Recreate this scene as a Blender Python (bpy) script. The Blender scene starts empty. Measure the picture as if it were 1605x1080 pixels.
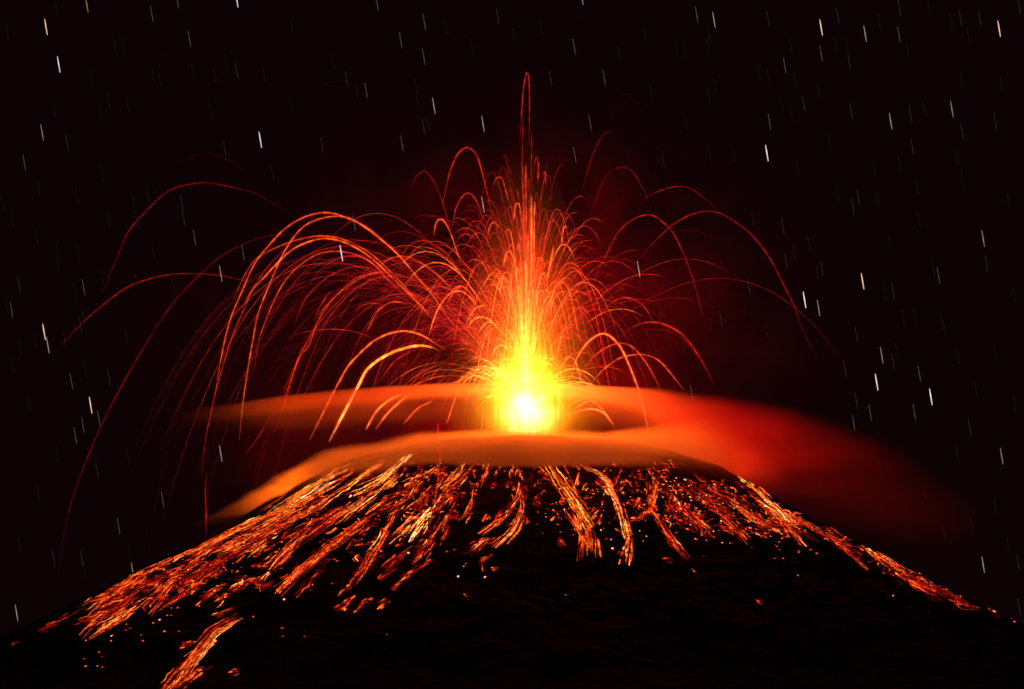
import bpy, math, random
import numpy as np

rng = np.random.default_rng(7)
random.seed(7)
scene = bpy.context.scene
col = scene.collection

# ------------------------------------------------------------------ camera
CAM = np.array([0.0, -500.0, 2.0])
PITCH = math.radians(9.0)
FPX = 5000.0                                # focal length in pixels of a 1605 px wide frame
cam_data = bpy.data.cameras.new("camera")
cam_data.sensor_width = 36.0
cam_data.lens = 36.0 * FPX / 1605.0
cam_data.clip_start = 1.0
cam_data.clip_end = 30000.0
cam = bpy.data.objects.new("camera", cam_data)
cam.location = CAM
cam.rotation_euler = (math.radians(90) + PITCH, 0, 0)
col.objects.link(cam)
scene.camera = cam

# ------------------------------------------------------------------ night sky, exposure
world = bpy.data.worlds.new("World")
scene.world = world
world.use_nodes = True
wn = world.node_tree
bg = wn.nodes["Background"]
bg.inputs["Color"].default_value = (0.0040, 0.00066, 0.00105, 1)
bg.inputs["Strength"].default_value = 1.0

vs = scene.view_settings
vs.view_transform = 'Standard'
vs.look = 'None'
vs.exposure = 0.0
vs.gamma = 1.0
vs.use_curve_mapping = False

cy = scene.cycles
cy.max_bounces = 8
cy.diffuse_bounces = 1
cy.glossy_bounces = 1
cy.transmission_bounces = 2
cy.volume_bounces = 2
cy.transparent_max_bounces = 96
cy.sample_clamp_indirect = 4.0
cy.volume_max_steps = 256
cy.use_denoising = True
cy.use_adaptive_sampling = True
cy.adaptive_threshold = 0.02
cy.adaptive_min_samples = 16

VX, VZ = 2.0, 0.0                            # the vent's axis (VZ is set below)


def P(px, py, Y=0.0):
    """world point on the plane y = Y that a pixel of the photograph looks at"""
    px = np.asarray(px, float); py = np.asarray(py, float); Y = np.asarray(Y, float)
    u = (px - 802.5) / FPX
    v = (540.0 - py) / FPX
    dy = math.cos(PITCH) - v * math.sin(PITCH)
    dz = math.sin(PITCH) + v * math.cos(PITCH)
    t = (Y - CAM[1]) / dy
    return np.stack(np.broadcast_arrays(u * t, Y + 0 * t, CAM[2] + dz * t), -1)


VENT = P(824, 648, 0.0)
VZ = VENT[2]

# lamps of the eruption: the glowing fountain lights its own smoke and clouds


def lamp(name, loc, power, color, radius):
    d = bpy.data.lights.new(name, 'POINT')
    d.energy = power
    d.color = color
    d.shadow_soft_size = radius
    o = bpy.data.objects.new(name, d)
    o.location = loc
    col.objects.link(o)
    return o


LK = 5.5
lamp("vent_light", P(824, 638, -2.0), 30000 * LK, (1.0, 0.108, 0.005), 2.5)
lamp("fountain_light", P(828, 575, -1.0), 92000 * LK, (1.0, 0.095, 0.006), 2.0)
lamp("fountain_light", P(828, 450, -1.0), 7000 * LK, (1.0, 0.060, 0.010), 2.0)
lamp("lava_light", P(450, 752, -7.0), 11000, (1.0, 0.125, 0.004), 3.5)
lamp("lava_light", P(1160, 744, -4.0), 1900, (1.0, 0.14, 0.004), 1.6)


# ------------------------------------------------------------------ helpers
def tag(o, label=None, cat=None, group=None, kind=None):
    if label: o["label"] = label
    if cat: o["category"] = cat
    if group: o["group"] = group
    if kind: o["kind"] = kind
    return o


def link(name, me, m=None, parent=None):
    o = bpy.data.objects.new(name, me)
    if m: me.materials.append(m)
    col.objects.link(o)
    if parent: o.parent = parent
    return o


def mesh_np(name, V, F, C=None, smooth=False):
    """mesh from arrays of vertices and quads, with an optional emission colour per vertex"""
    V = np.asarray(V, np.float32).reshape(-1, 3)
    F = np.asarray(F, np.int32)
    me = bpy.data.meshes.new(name)
    n, k = F.shape
    me.vertices.add(len(V)); me.vertices.foreach_set("co", V.ravel())
    me.loops.add(n * k); me.loops.foreach_set("vertex_index", F.ravel())
    me.polygons.add(n)
    me.polygons.foreach_set("loop_start", np.arange(0, n * k, k, dtype=np.int32))
    me.polygons.foreach_set("use_smooth", np.full(n, smooth))
    if C is not None:
        a = me.attributes.new("lava_tone", 'FLOAT_COLOR', 'POINT')
        C4 = np.ones((len(V), 4), np.float32); C4[:, :3] = np.asarray(C, np.float32).reshape(-1, 3)
        a.data.foreach_set("color", C4.ravel())
    me.update(calc_edges=True)
    me.validate()
    return me


def tubes(Pt, R, C, sides=4, flat=1.0):
    """Pt (M,N,3) centre lines, R (M,N) radii, C (M,N,3) colours -> V, F, C of M closed tubes"""
    Pt = np.asarray(Pt, float); R = np.asarray(R, float); C = np.asarray(C, float)
    M, N, _ = Pt.shape
    T = np.gradient(Pt, axis=1)
    T /= np.linalg.norm(T, axis=2, keepdims=True) + 1e-9
    A = np.cross(T, np.array([0, 1.0, 0.02])); A /= np.linalg.norm(A, axis=2, keepdims=True) + 1e-9
    B = np.cross(T, A)
    an = np.arange(sides) * 2 * math.pi / sides + 0.3
    ring = (A[:, :, None] * np.cos(an)[None, None, :, None] + B[:, :, None] * np.sin(an)[None, None, :, None] * flat)
    V = Pt[:, :, None] + ring * R[:, :, None, None]
    idx = np.arange(M * N * sides).reshape(M, N, sides)
    a = idx[:, :-1, :]; b = idx[:, 1:, :]
    F = np.stack([a, np.roll(a, -1, 2), np.roll(b, -1, 2), b], -1).reshape(-1, 4)
    CC = np.repeat(C[:, :, None, :], sides, 2)
    if sides == 4:
        caps = np.concatenate([idx[:, 0, ::-1].reshape(-1, 4), idx[:, -1, :].reshape(-1, 4)])
        F = np.concatenate([F, caps])
    return V.reshape(-1, 3), F, CC.reshape(-1, 3)


def join(parts):
    Vs, Fs, Cs, o = [], [], [], 0
    for V, F, C in parts:
        Vs.append(V); Fs.append(F + o); Cs.append(C); o += len(V)
    return np.concatenate(Vs), np.concatenate(Fs), np.concatenate(Cs)


HK = np.array([0.0, 0.12, 0.3, 0.42, 0.5, 0.6, 0.7, 0.8, 0.95, 1.1, 1.4])
HC = np.array([[0, 0, 0], [.024, .0003, .0008], [.14, .003, .0025], [.32, .012, .003], [.54, .050, .006], [.95, .15, .018], [1.25, .32, .035],
               [1.6, .58, .05], [2.4, 1.2, .10], [3.6, 2.4, .8], [7, 5, 2.6]])
LC = np.array([[0, 0, 0], [.05, .0004, .0008], [.32, .004, .003], [.85, .034, .005], [1.5, .10, .010], [2.1, .26, .025], [2.3, .48, .07],
               [2.5, .85, .22], [2.7, 1.3, .5], [3.4, 2.4, 1.2], [5, 4, 3]])


def heat(h, table=HC):
    """incandescent colour for a temperature h: dull red, orange, yellow, white"""
    h = np.asarray(h, float)
    return np.stack([np.interp(h, HK, table[:, k]) for k in range(3)], -1)


def smooth_line(pts, n):
    """Catmull-Rom through points, resampled by length"""
    p = np.asarray(pts, float)
    q = np.vstack([2 * p[0] - p[1], p, 2 * p[-1] - p[-2]])
    out = []
    for i in range(1, len(q) - 2):
        t = np.linspace(0, 1, 12, endpoint=False)[:, None]
        a, b, c, d = q[i - 1], q[i], q[i + 1], q[i + 2]
        out.append(0.5 * (2 * b + (c - a) * t + (2 * a - 5 * b + 4 * c - d) * t ** 2 + (3 * b - a - 3 * c + d) * t ** 3))
    out = np.vstack(out + [p[-1:]])
    L = np.r_[0, np.cumsum(np.linalg.norm(np.diff(out, axis=0), axis=1))]
    s = np.linspace(0, L[-1], n)
    return np.stack([np.interp(s, L, out[:, k]) for k in range(p.shape[1])], -1)


def hash2(ix, iy, seed):
    h = (ix * 374761393 + iy * 668265263 + seed * 974711) & 0x7fffffff
    h = ((h ^ (h >> 13)) * 1274126177) & 0x7fffffff
    return ((h ^ (h >> 16)) & 0xffff) / 65535.0


def vnoise(x, y, seed=0):
    x = np.asarray(x, float); y = np.asarray(y, float)
    ix = np.floor(x).astype(np.int64); iy = np.floor(y).astype(np.int64)
    fx = x - ix; fy = y - iy
    fx = fx * fx * (3 - 2 * fx); fy = fy * fy * (3 - 2 * fy)
    a = hash2(ix, iy, seed); b = hash2(ix + 1, iy, seed); c = hash2(ix, iy + 1, seed); d = hash2(ix + 1, iy + 1, seed)
    return (a + (b - a) * fx + (c - a) * fy + (a - b - c + d) * fx * fy) * 2 - 1


def fbm(x, y, seed=0, oct=4):
    s = 0; a = 1.0
    for k in range(oct):
        s = s + a * vnoise(x, y, seed + k * 17); x = x * 2.03 + 5.1; y = y * 2.03 + 1.7; a *= 0.5
    return s


# ------------------------------------------------------------------ node helper
class NT:
    def __init__(self, tree):
        self.t = tree; self.n = tree.nodes; self.l = tree.links

    def put(self, sock, v):
        if isinstance(v, bpy.types.NodeSocket): self.l.new(v, sock)
        else: sock.default_value = v

    def m(self, op, a, b=None, c=None, clamp=False):
        n = self.n.new("ShaderNodeMath"); n.operation = op; n.use_clamp = clamp
        for i, v in enumerate((a, b, c)):
            if v is not None: self.put(n.inputs[i], v)
        return n.outputs[0]

    def add(self, a, b): return self.m('ADD', a, b)
    def sub(self, a, b): return self.m('SUBTRACT', a, b)
    def mul(self, a, b): return self.m('MULTIPLY', a, b)
    def div(self, a, b): return self.m('DIVIDE', a, b)
    def sq(self, a): return self.m('MULTIPLY', a, a)
    def exp(self, a): return self.m('EXPONENT', a)

    def step(self, v, a, b, lo=0.0, hi=1.0):
        n = self.n.new("ShaderNodeMapRange"); n.interpolation_type = 'SMOOTHSTEP'
        self.put(n.inputs[0], v); self.put(n.inputs[1], a); self.put(n.inputs[2], b)
        n.inputs[3].default_value = lo; n.inputs[4].default_value = hi
        return n.outputs[0]

    def xyz(self):
        tc = self.n.new("ShaderNodeTexCoord"); s = self.n.new("ShaderNodeSeparateXYZ")
        self.l.new(tc.outputs["Object"], s.inputs[0])
        return tc.outputs["Object"], s.outputs[0], s.outputs[1], s.outputs[2]

    def curve(self, v, pts):
        """value looked up in a table of (input, output) pairs"""
        xs = [p[0] for p in pts]; ys = [p[1] for p in pts]
        x0, x1, y0, y1 = min(xs), max(xs), min(ys), max(ys)
        if y1 - y0 < 1e-6: y1 = y0 + 1
        n = self.n.new("ShaderNodeFloatCurve")
        c = n.mapping.curves[0]
        while len(c.points) < len(pts): c.points.new(0.5, 0.5)
        for p, (a, b) in zip(c.points, sorted(((x - x0) / (x1 - x0), (y - y0) / (y1 - y0)) for x, y in pts)):
            p.location = (a, b); p.handle_type = 'AUTO_CLAMPED'
        n.mapping.update()
        self.put(n.inputs["Value"], self.m('DIVIDE', self.sub(v, x0), x1 - x0, clamp=True))
        return self.add(self.mul(n.outputs[0], y1 - y0), y0)

    def noise(self, vec, scale, detail=3, rough=0.5, stretch=(1, 1, 1), dist=0.0):
        mp = self.n.new("ShaderNodeMapping"); mp.inputs["Scale"].default_value = stretch
        self.l.new(vec, mp.inputs["Vector"])
        n = self.n.new("ShaderNodeTexNoise")
        n.inputs["Scale"].default_value = scale; n.inputs["Detail"].default_value = detail
        n.inputs["Roughness"].default_value = rough; n.inputs["Distortion"].default_value = dist
        self.l.new(mp.outputs[0], n.inputs["Vector"])
        return n.outputs[0]


def mat(name):
    m = bpy.data.materials.new(name); m.use_nodes = True
    m.node_tree.nodes.clear()
    t = NT(m.node_tree)
    out = t.n.new("ShaderNodeOutputMaterial")
    return m, t, out


def scatter(t, out, density, color, aniso, absorb=None):
    s = t.n.new("ShaderNodeVolumeScatter")
    s.inputs["Color"].default_value = (*color, 1); s.inputs["Anisotropy"].default_value = aniso
    t.put(s.inputs["Density"], density)
    res = s.outputs[0]
    if absorb:
        a = t.n.new("ShaderNodeVolumeAbsorption"); a.inputs["Color"].default_value = (*absorb[0], 1)
        t.put(a.inputs["Density"], t.mul(density, absorb[1]))
        ad = t.n.new("ShaderNodeAddShader"); t.l.new(res, ad.inputs[0]); t.l.new(a.outputs[0], ad.inputs[1]); res = ad.outputs[0]
    t.l.new(res, out.inputs["Volume"])


# ------------------------------------------------------------------ glowing materials
def glow_mat(name, additive, breakup=None):
    m, t, out = mat(name)
    a = t.n.new("ShaderNodeAttribute"); a.attribute_name = "lava_tone"
    e = t.n.new("ShaderNodeEmission")
    t.l.new(a.outputs["Color"], e.inputs["Color"])
    if breakup:
        o, x, y, z = t.xyz()
        nz = t.noise(o, breakup[0], 4, 0.65)
        k = t.step(nz, breakup[1], breakup[2], breakup[3], breakup[4])
        t.l.new(k, e.inputs["Strength"])
    sh = e.outputs[0]
    if additive:
        tr = t.n.new("ShaderNodeBsdfTransparent"); ad = t.n.new("ShaderNodeAddShader")
        t.l.new(tr.outputs[0], ad.inputs[0]); t.l.new(sh, ad.inputs[1]); sh = ad.outputs[0]
    t.l.new(sh, out.inputs["Surface"])
    m.cycles.emission_sampling = 'NONE'
    m.use_transparent_shadow = False        # the lumps themselves are solid
    return m


M_TRAIL = glow_mat("incandescent_lava_spray", True, (1.1, 0.34, 0.66, 0.35, 1.35))
M_ASH = glow_mat("red_hot_ash", True, (0.8, 0.44, 0.74, 0.03, 1.7))
M_LAVA = glow_mat("molten_lava", False, (1.2, 0.37, 0.64, 0.28, 1.5))
M_STAR = glow_mat("starlight", False)

# ------------------------------------------------------------------ the mountain
PROF = [(0, 740), (50, 736), (80, 716), (112, 706), (150, 705), (200, 708), (250, 720), (325, 746), (400, 787), (500, 841),
        (600, 897), (700, 949), (800, 995)]
pr = np.array([p[0] * 0.1 * (0.965 if p[0] > 120 else 1) for p in PROF])
pz = np.array([P(822, p[1], 0.0)[2] for p in PROF])
pr = np.r_[pr, 100, 140, 170, 210, 400]
pz = np.r_[pz, pz[-1] - 11.0, pz[-1] - 25.5, 2.5, 0.2, 0.0]


def proj(Q):
    """pixel of the photograph at which world points are seen"""
    d = np.asarray(Q, float) - CAM
    f = d[..., 1] * math.cos(PITCH) + d[..., 2] * math.sin(PITCH)
    u = -d[..., 1] * math.sin(PITCH) + d[..., 2] * math.cos(PITCH)
    return 802.5 + FPX * d[..., 0] / f, 540 - FPX * u / f


def hfun(x, y):
    dx = x - VX; r = np.hypot(dx, y); th = np.arctan2(y, dx)
    h = np.interp(r, pr, pz)
    w = np.clip((r - 16) / 14, 0, 1) * np.clip((230 - r) / 60, 0, 1)
    g = np.abs(vnoise(np.cos(th) * 9 + 20, np.sin(th) * 9 + r * 0.012, 3)) * -1.2 \
        + 0.8 * vnoise(np.cos(th) * 22, np.sin(th) * 22 + r * 0.02, 11)
    h = h + w * (0.55 * g * (0.5 + np.clip(r, 0, 90) / 90) + 0.42)
    h = h + w * (0.36 * fbm(x * 0.16, y * 0.16, 5, 4) + 0.17 * fbm(x * 0.8, y * 0.8, 9, 3))
    rim = np.exp(-((r - 10.5) / 3.0) ** 2)
    return h + rim * 0.3 * vnoise(np.cos(th) * 3 + 7, np.sin(th) * 3, 21)


def hit(px, py):
    """first point of the mountain seen through each pixel (nan when the sky is seen)"""
    px = np.atleast_1d(np.asarray(px, float)); py = np.atleast_1d(np.asarray(py, float))
    Y = np.linspace(-230, 40, 271)
    Q = P(px[:, None], py[:, None], Y[None, :])
    under = Q[..., 2] < hfun(Q[..., 0], Q[..., 1])
    ok = under.any(1)
    hi = Y[under.argmax(1)]; lo = hi - 1.0
    for _ in range(9):
        mid = (lo + hi) / 2
        q = P(px, py, mid)
        u = q[:, 2] < hfun(q[:, 0], q[:, 1])
        hi = np.where(u, mid, hi); lo = np.where(u, lo, mid)
    R = P(px, py, hi)
    R[~ok] = np.nan
    return R


nr = np.r_[np.linspace(0.2, 14, 30), np.linspace(14.4, 120, 300), np.linspace(122, 400, 60)]
nth = 760
th = np.linspace(0, 2 * math.pi, nth, endpoint=False)
RR, TT = np.meshgrid(nr, th, indexing='ij')
X = VX + RR * np.cos(TT); Y = RR * np.sin(TT)
V = np.stack([X, Y, hfun(X, Y)], -1).reshape(-1, 3)
idx = np.arange(len(nr) * nth).reshape(len(nr), nth)
a = idx[:-1]; b = idx[1:]
F = np.stack([a, b, np.roll(b, -1, 1), np.roll(a, -1, 1)], -1).reshape(-1, 4)
m, t, out = mat("volcanic_ash_and_rock")
o_, x_, y_, z_ = t.xyz()
bs = t.n.new("ShaderNodeBsdfPrincipled")
n1 = t.noise(o_, 0.35, 8, 0.62)
rp = t.n.new("ShaderNodeValToRGB")
rp.color_ramp.elements[0].position = 0.3; rp.color_ramp.elements[0].color = (0.003, 0.0027, 0.0027, 1)
rp.color_ramp.elements[1].position = 0.75; rp.color_ramp.elements[1].color = (0.009, 0.0076, 0.0074, 1)
t.l.new(n1, rp.inputs[0]); t.l.new(rp.outputs[0], bs.inputs["Base Color"])
bs.inputs["Roughness"].default_value = 0.95
bp = t.n.new("ShaderNodeBump"); bp.inputs["Distance"].default_value = 0.5; bp.inputs["Strength"].default_value = 0.7
t.l.new(t.noise(o_, 1.6, 8, 0.65), bp.inputs["Height"]); t.l.new(bp.outputs[0], bs.inputs["Normal"])
t.l.new(bs.outputs[0], out.inputs["Surface"])
M_ROCK = m
mt = link("mountain", mesh_np("mountain", V, F, smooth=True), M_ROCK)
tag(mt, "steep black volcanic cone streaked with glowing lava below its crater", None, None, "structure")

gr = 9000.0
Vg = [(-gr, -gr, -0.3), (gr, -gr, -0.3), (gr, gr, -0.3), (-gr, gr, -0.3)]
gd = link("ground", mesh_np("ground", Vg, [[0, 1, 2, 3]]), M_ROCK)
tag(gd, None, None, None, "structure")


# ------------------------------------------------------------------ clouds and smoke (real lit volumes)
def loft(name, xs, zt, zb, yf, yb, droop=0.0, sides=20, lin=0.0):
    """closed mesh round a long flat body: at each x an oval between zt / zb and yf / yb"""
    Vs = []
    for x, a, b, c, d in zip(xs, zt, zb, yf, yb):
        an = np.arange(sides) * 2 * math.pi / sides
        yy = (c + d) / 2 + (d - c) / 2 * np.cos(an)
        zz = (a + b) / 2 + (a - b) / 2 * np.sin(an) - droop * yy ** 2 - lin * np.sqrt(yy ** 2 + 16)
        Vs.append(np.stack([np.full(sides, x), yy, zz], -1))
    V = np.array(Vs).reshape(-1, 3)
    n = len(xs)
    idx = np.arange(n * sides).reshape(n, sides)
    a = idx[:-1]; b = idx[1:]
    F = [list(f) for f in np.stack([a, np.roll(a, -1, 1), np.roll(b, -1, 1), b], -1).reshape(-1, 4)]
    F.append(list(idx[0][::-1])); F.append(list(idx[-1]))
    me = bpy.data.meshes.new(name); me.from_pydata(V.tolist(), [], F); me.update()
    return me


def xz(pts):
    return [(float(P(a, b, 0)[0]), float(P(a, b, 0)[2])) for a, b in pts]


# upper cap cloud: a thin arched shell, thick and dim on the right
UT = xz([(270, 655), (310, 643), (400, 631), (500, 617), (600, 608), (700, 603), (822, 603), (920, 606), (1000, 610), (1100, 618), (1180, 627),
         (1250, 641), (1320, 661), (1390, 690), (1450, 722), (1510, 765), (1560, 810)])
UTH = [(UT[0][0], 2.2), (-32, 3.2), (-10, 2.6), (2, 2.2), (14, 3.0), (24, 7.0), (34, 13), (44, 17), (60, 18), (UT[-1][0], 10)]
DRU = 0.010
xs = np.linspace(UT[0][0], UT[-1][0], 60)
zt = np.interp(xs, [p[0] for p in UT], [p[1] for p in UT])
hh = np.interp(xs, [p[0] for p in UTH], [p[1] for p in UTH])
yw = np.interp(xs, [-53, -40, 0, 40, 76], [6, 14, 19, 22, 8])
me = loft("cap_cloud", xs, zt + 1.2, zt - hh * 1.25 - 1, -yw * 1.15, yw * 1.15, DRU)
m, t, out = mat("lit_cap_cloud")
o_, x, y, z = t.xyz()
wob = t.mul(t.sub(t.noise(o_, 0.07, 2, 0.5, (1, 1, 2)), 0.5), 1.2)
ztop = t.add(t.sub(t.curve(x, UT), t.mul(t.sq(y), DRU)), wob)
tt = t.div(t.sub(ztop, z), t.curve(x, UTH))
prof = t.mul(t.step(tt, 0.0, 0.22), t.step(tt, 0.25, 1.05, 1.0, 0.0))
side = t.step(t.div(t.m('ABSOLUTE', y), t.curve(x, [(-53, 6), (-40, 14), (0, 19), (40, 22), (76, 8)])), 0.55, 1.0, 1.0, 0.0)
dens = t.curve(x, [(UT[0][0], 0.0), (-46, 0.02), (-38, 0.07), (-26, 0.12), (0, 0.055), (15, 0.075), (30, 0.05), (45, 0.032), (60, 0.018), (UT[-1][0], 0.0)])
tex = t.step(t.noise(o_, 0.10, 4, 0.55, (0.35, 0.6, 1.6), 0.8), 0.25, 0.75, 0.35, 1.55)
glow_tint = t.n.new("ShaderNodeValToRGB")  # light reddening rightward from the vent is put into the cloud's colour
glow_tint.color_ramp.elements[0].color = (1.0, 0.80, 0.80, 1); glow_tint.color_ramp.elements[1].color = (1.0, 0.10, 0.62, 1)
t.l.new(t.step(x, 16.0, 36.0), glow_tint.inputs[0])
scatter(t, out, t.mul(t.mul(prof, side), t.mul(dens, tex)), (1.0, 0.80, 0.8), 0.25, ((0.97, 0.08, 0.42), 1.0))
t.l.new(glow_tint.outputs[0], [n for n in t.n if n.bl_idname == "ShaderNodeVolumeScatter"][0].inputs["Color"])
m.cycles.volume_step_rate = 0.8
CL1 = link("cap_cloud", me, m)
tag(CL1, "thin arched orange cap cloud crossing the fountain, trailing off dim red to the right", "cloud")

# lower collar cloud wrapped round the summit
LT = xz([(300, 815), (350, 785), (400, 757), (460, 720), (530, 690), (600, 676), (700, 663), (822, 663), (920, 665), (990, 658), (1050, 645), (1100, 636), (1150, 650), (1200, 690), (1250, 740)])
LB = xz([(300, 822), (350, 808), (400, 797), (460, 774), (530, 748), (600, 733), (700, 723), (822, 724), (920, 725), (990, 730), (1050, 742), (1100, 758), (1150, 768), (1200, 776), (1250, 778)])
LT = [(p, q - 1.0) for p, q in LT]; LB = [(p, q - 0.6) for p, q in LB]
DRL = 0.13
xs = np.linspace(LT[0][0], LT[-1][0], 60)
zt = np.interp(xs, [p[0] for p in LT], [p[1] for p in LT])
zb = np.interp(xs, [p[0] for p in LB], [p[1] for p in LB])
YF = [(LT[0][0], 6), (-35, 20), (-20, 46), (2, 60), (20, 50), (35, 24), (LT[-1][0], 8)]
yw = np.interp(xs, [p[0] for p in YF], [p[1] for p in YF])
me = loft("collar_cloud", xs, zt + 1.5, zb - 1.5, -yw * 1.02, yw * 0.45, 0.0, 20, DRL)
m, t, out = mat("lit_collar_cloud")
o_, x, y, z = t.xyz()
wob = t.mul(t.sub(t.noise(o_, 0.10, 3, 0.55, (0.8, 0.6, 1.4)), 0.5), 3.0)
zz = t.add(t.add(z, t.mul(t.m('SQRT', t.add(t.sq(y), 16.0)), DRL)), wob)
ct = t.curve(x, LT); cb = t.curve(x, LB)
tt = t.div(t.sub(ct, zz), t.sub(ct, cb))
prof = t.mul(t.step(tt, 0.0, 0.42), t.step(tt, t.curve(x, [(-50, .6), (0, .85), (18, .7), (28, .35), (50, .35)]), 1.0, 1.0, 0.0))
side = t.step(t.div(t.m('ABSOLUTE', y), t.curve(x, YF)), 0.7, 1.0, 1.0, 0.0)
open_ = t.mul(t.step(y, -16.0, -2.0), t.curve(x, [(-34, 0.0), (-20, 0.92), (2, 0.95), (22, 0.92), (32, 0.0), (50, 0.0)]))
side = t.mul(side, t.sub(1.0, open_))        # cloud thinned over the crater so vent light reaches its front evenly
dens = t.curve(x, [(LT[0][0], 0.0), (-44, 0.035), (-34, 0.085), (-20, 0.055), (-8, 0.13), (2, 0.19), (14, 0.14), (28, 0.04), (38, 0.018), (LT[-1][0], 0.0)])
tex = t.step(t.noise(o_, 0.16, 4, 0.55, (0.35, 0.5, 1.7), 1.0), 0.30, 0.70, 0.25, 1.6)
glow_tint = t.n.new("ShaderNodeValToRGB")  # redder to the right: distant vent light painted into the scatter colour
glow_tint.color_ramp.elements[0].color = (1.0, 0.90, 0.80, 1); glow_tint.color_ramp.elements[1].color = (1.0, 0.20, 0.62, 1)
t.l.new(t.step(x, 20.0, 38.0), glow_tint.inputs[0])
scatter(t, out, t.mul(t.mul(prof, side), t.mul(dens, tex)), (1.0, 0.90, 0.8), 0.05, ((1.0, 0.6, 0.6), 0.12))
t.l.new(glow_tint.outputs[0], [n for n in t.n if n.bl_idname == "ShaderNodeVolumeScatter"][0].inputs["Color"])
m.cycles.volume_step_rate = 0.8
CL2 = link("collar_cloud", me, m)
tag(CL2, "smooth bright orange cloud wrapped round the summit just below the white-hot vent", "cloud")

# the thin smoke round the fountain
pc = P(745, 520, 6.0)
RX, RY, RZ = 76.0, 36.0, 52.0
bpy.ops.mesh.primitive_ico_sphere_add(subdivisions=4, radius=1.0)
S = bpy.context.object
me = S.data; S.name = "ash_plume"
Vv = np.array([v.co for v in me.vertices])
k = 1 + 0.10 * fbm(Vv[:, 0] * 2 + Vv[:, 1], Vv[:, 2] * 2 + Vv[:, 1], 31, 3)
for v, kk in zip(me.vertices, k):
    v.co = (v.co.x * RX * kk, v.co.y * RY * kk, v.co.z * RZ * kk)
S.location = pc
m, t, out = mat("glowing_smoke")
o_, x, y, z = t.xyz()
rr = t.m('SQRT', t.add(t.add(t.sq(t.div(x, RX)), t.sq(t.div(y, RY))), t.sq(t.div(z, RZ))))
fall = t.exp(t.mul(t.sq(rr), -3.2))
fall = t.mul(fall, t.step(rr, 0.7, 0.95, 1.0, 0.0))
tex = t.step(t.noise(o_, 0.085, 2, 0.6), 0.38, 0.68, 0.25, 1.5)
scatter(t, out, t.mul(t.mul(fall, tex), 0.0036), (1.0, 0.05, 0.75), 0.1)
m.cycles.volume_step_rate = 1.5
me.materials.append(m)
tag(S, "ragged thin smoke glowing dark red all round the lava fountain", "smoke")

# the fountain's heart: a glowing cloud of molten spray
VXc = P(826, 640, 0)
bpy.ops.mesh.primitive_ico_sphere_add(subdivisions=4, radius=1.0)
FT = bpy.context.object; FT.name = "lava_fountain"; me = FT.data
H_F = 44.0
for v in me.vertices:
    q = (v.co.z + 1) / 2
    wd = 11.5 * (1 - q) ** 0.8 + 3.0
    ln = math.hypot(v.co.x, v.co.y) + 1e-6
    s_ = math.sqrt(max(0, 1 - v.co.z ** 2))
    v.co = (v.co.x / ln * wd * min(1, s_ * 1.6) if ln > 1e-4 else 0, v.co.y / ln * wd * min(1, s_ * 1.6) if ln > 1e-4 else 0, -8 + q * (H_F + 8))
FT.location = VXc
m, t, out = mat("molten_spray")
o_, x, y, z = t.xyz()
rxy = t.m('SQRT', t.add(t.sq(x), t.sq(y)))
d3 = t.m('SQRT', t.add(t.add(t.sq(t.div(x, 1.15)), t.sq(y)), t.sq(t.add(z, 0.6))))
streak2 = t.step(t.noise(o_, 0.9, 2, 0.65, (1.2, 1.2, 0.5)), 0.36, 0.68, 0.35, 1.7)
lump = t.mul(t.sub(t.noise(o_, 0.55, 1, 0.6), 0.5), 3.2)
core = t.exp(t.mul(t.sq(t.div(t.m('MAXIMUM', t.add(d3, lump), 0.0), 2.3)), -1.0))
zs = t.add(t.mul(t.m('MAXIMUM', z, 0.0), 0.42), t.mul(t.m('MINIMUM', z, 0.0), 0.95))
d4 = t.m('SQRT', t.add(t.add(t.sq(t.div(x, 1.18)), t.sq(y)), t.sq(zs)))
halo = t.mul(t.exp(t.mul(t.div(t.m('MAXIMUM', t.add(d4, t.mul(lump, 0.9)), 0.0), 2.1), -1.0)), streak2)
wz = t.curve(z, [(-8, 3.5), (0, 4.6), (4, 4.2), (9, 2.9), (15, 1.9), (24, 1.2), (H_F, 0.9)])
streak = t.step(t.noise(o_, 1.0, 2, 0.6, (1.7, 1.7, 0.16)), 0.40, 0.66, 0.08, 2.0)
colm = t.mul(t.exp(t.mul(t.sq(t.div(rxy, wz)), -1.0)), streak)
fz = t.curve(z, [(-8, 0.0), (-3, 0.5), (0, 0.9), (3, 1.0), (7, 0.8), (11, 0.40), (16, 0.14), (22, 0.05), (30, 0.015), (H_F, 0.0)])
colm = t.mul(colm, fz)
cone_w = t.add(t.mul(t.m('MAXIMUM', z, 0.0), 0.16), 2.6)
wide = t.mul(t.exp(t.mul(t.div(rxy, cone_w), -1.6)), t.mul(streak, t.curve(z, [(-8, 0.0), (0, 0.6), (6, 0.5), (14, 0.32), (24, 0.10), (36, 0.02), (H_F, 0.0)])))
def emis(color, strength):
    e = t.n.new("ShaderNodeEmission"); e.inputs["Color"].default_value = (*color, 1); t.put(e.inputs["Strength"], strength); return e.outputs[0]
def addsh(a, b):
    n = t.n.new("ShaderNodeAddShader"); t.l.new(a, n.inputs[0]); t.l.new(b, n.inputs[1]); return n.outputs[0]
sh = addsh(emis((1.0, 0.80, 0.46), t.mul(t.mul(core, streak2), 0.55)), emis((1.0, 0.34, 0.0015), t.mul(halo, 0.44)))
sh = addsh(sh, emis((1.0, 0.42, 0.004), t.mul(colm, 0.62)))
sh = addsh(sh, emis((1.0, 0.10, 0.004), t.mul(wide, 0.22)))
t.l.new(sh, out.inputs["Volume"])
m.cycles.volume_step_rate = 0.5
m.cycles.emission_sampling = 'NONE'
me.materials.append(m)
tag(FT, "blazing lava fountain, white-hot at the vent and yellow to orange above", "lava fountain")


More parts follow.
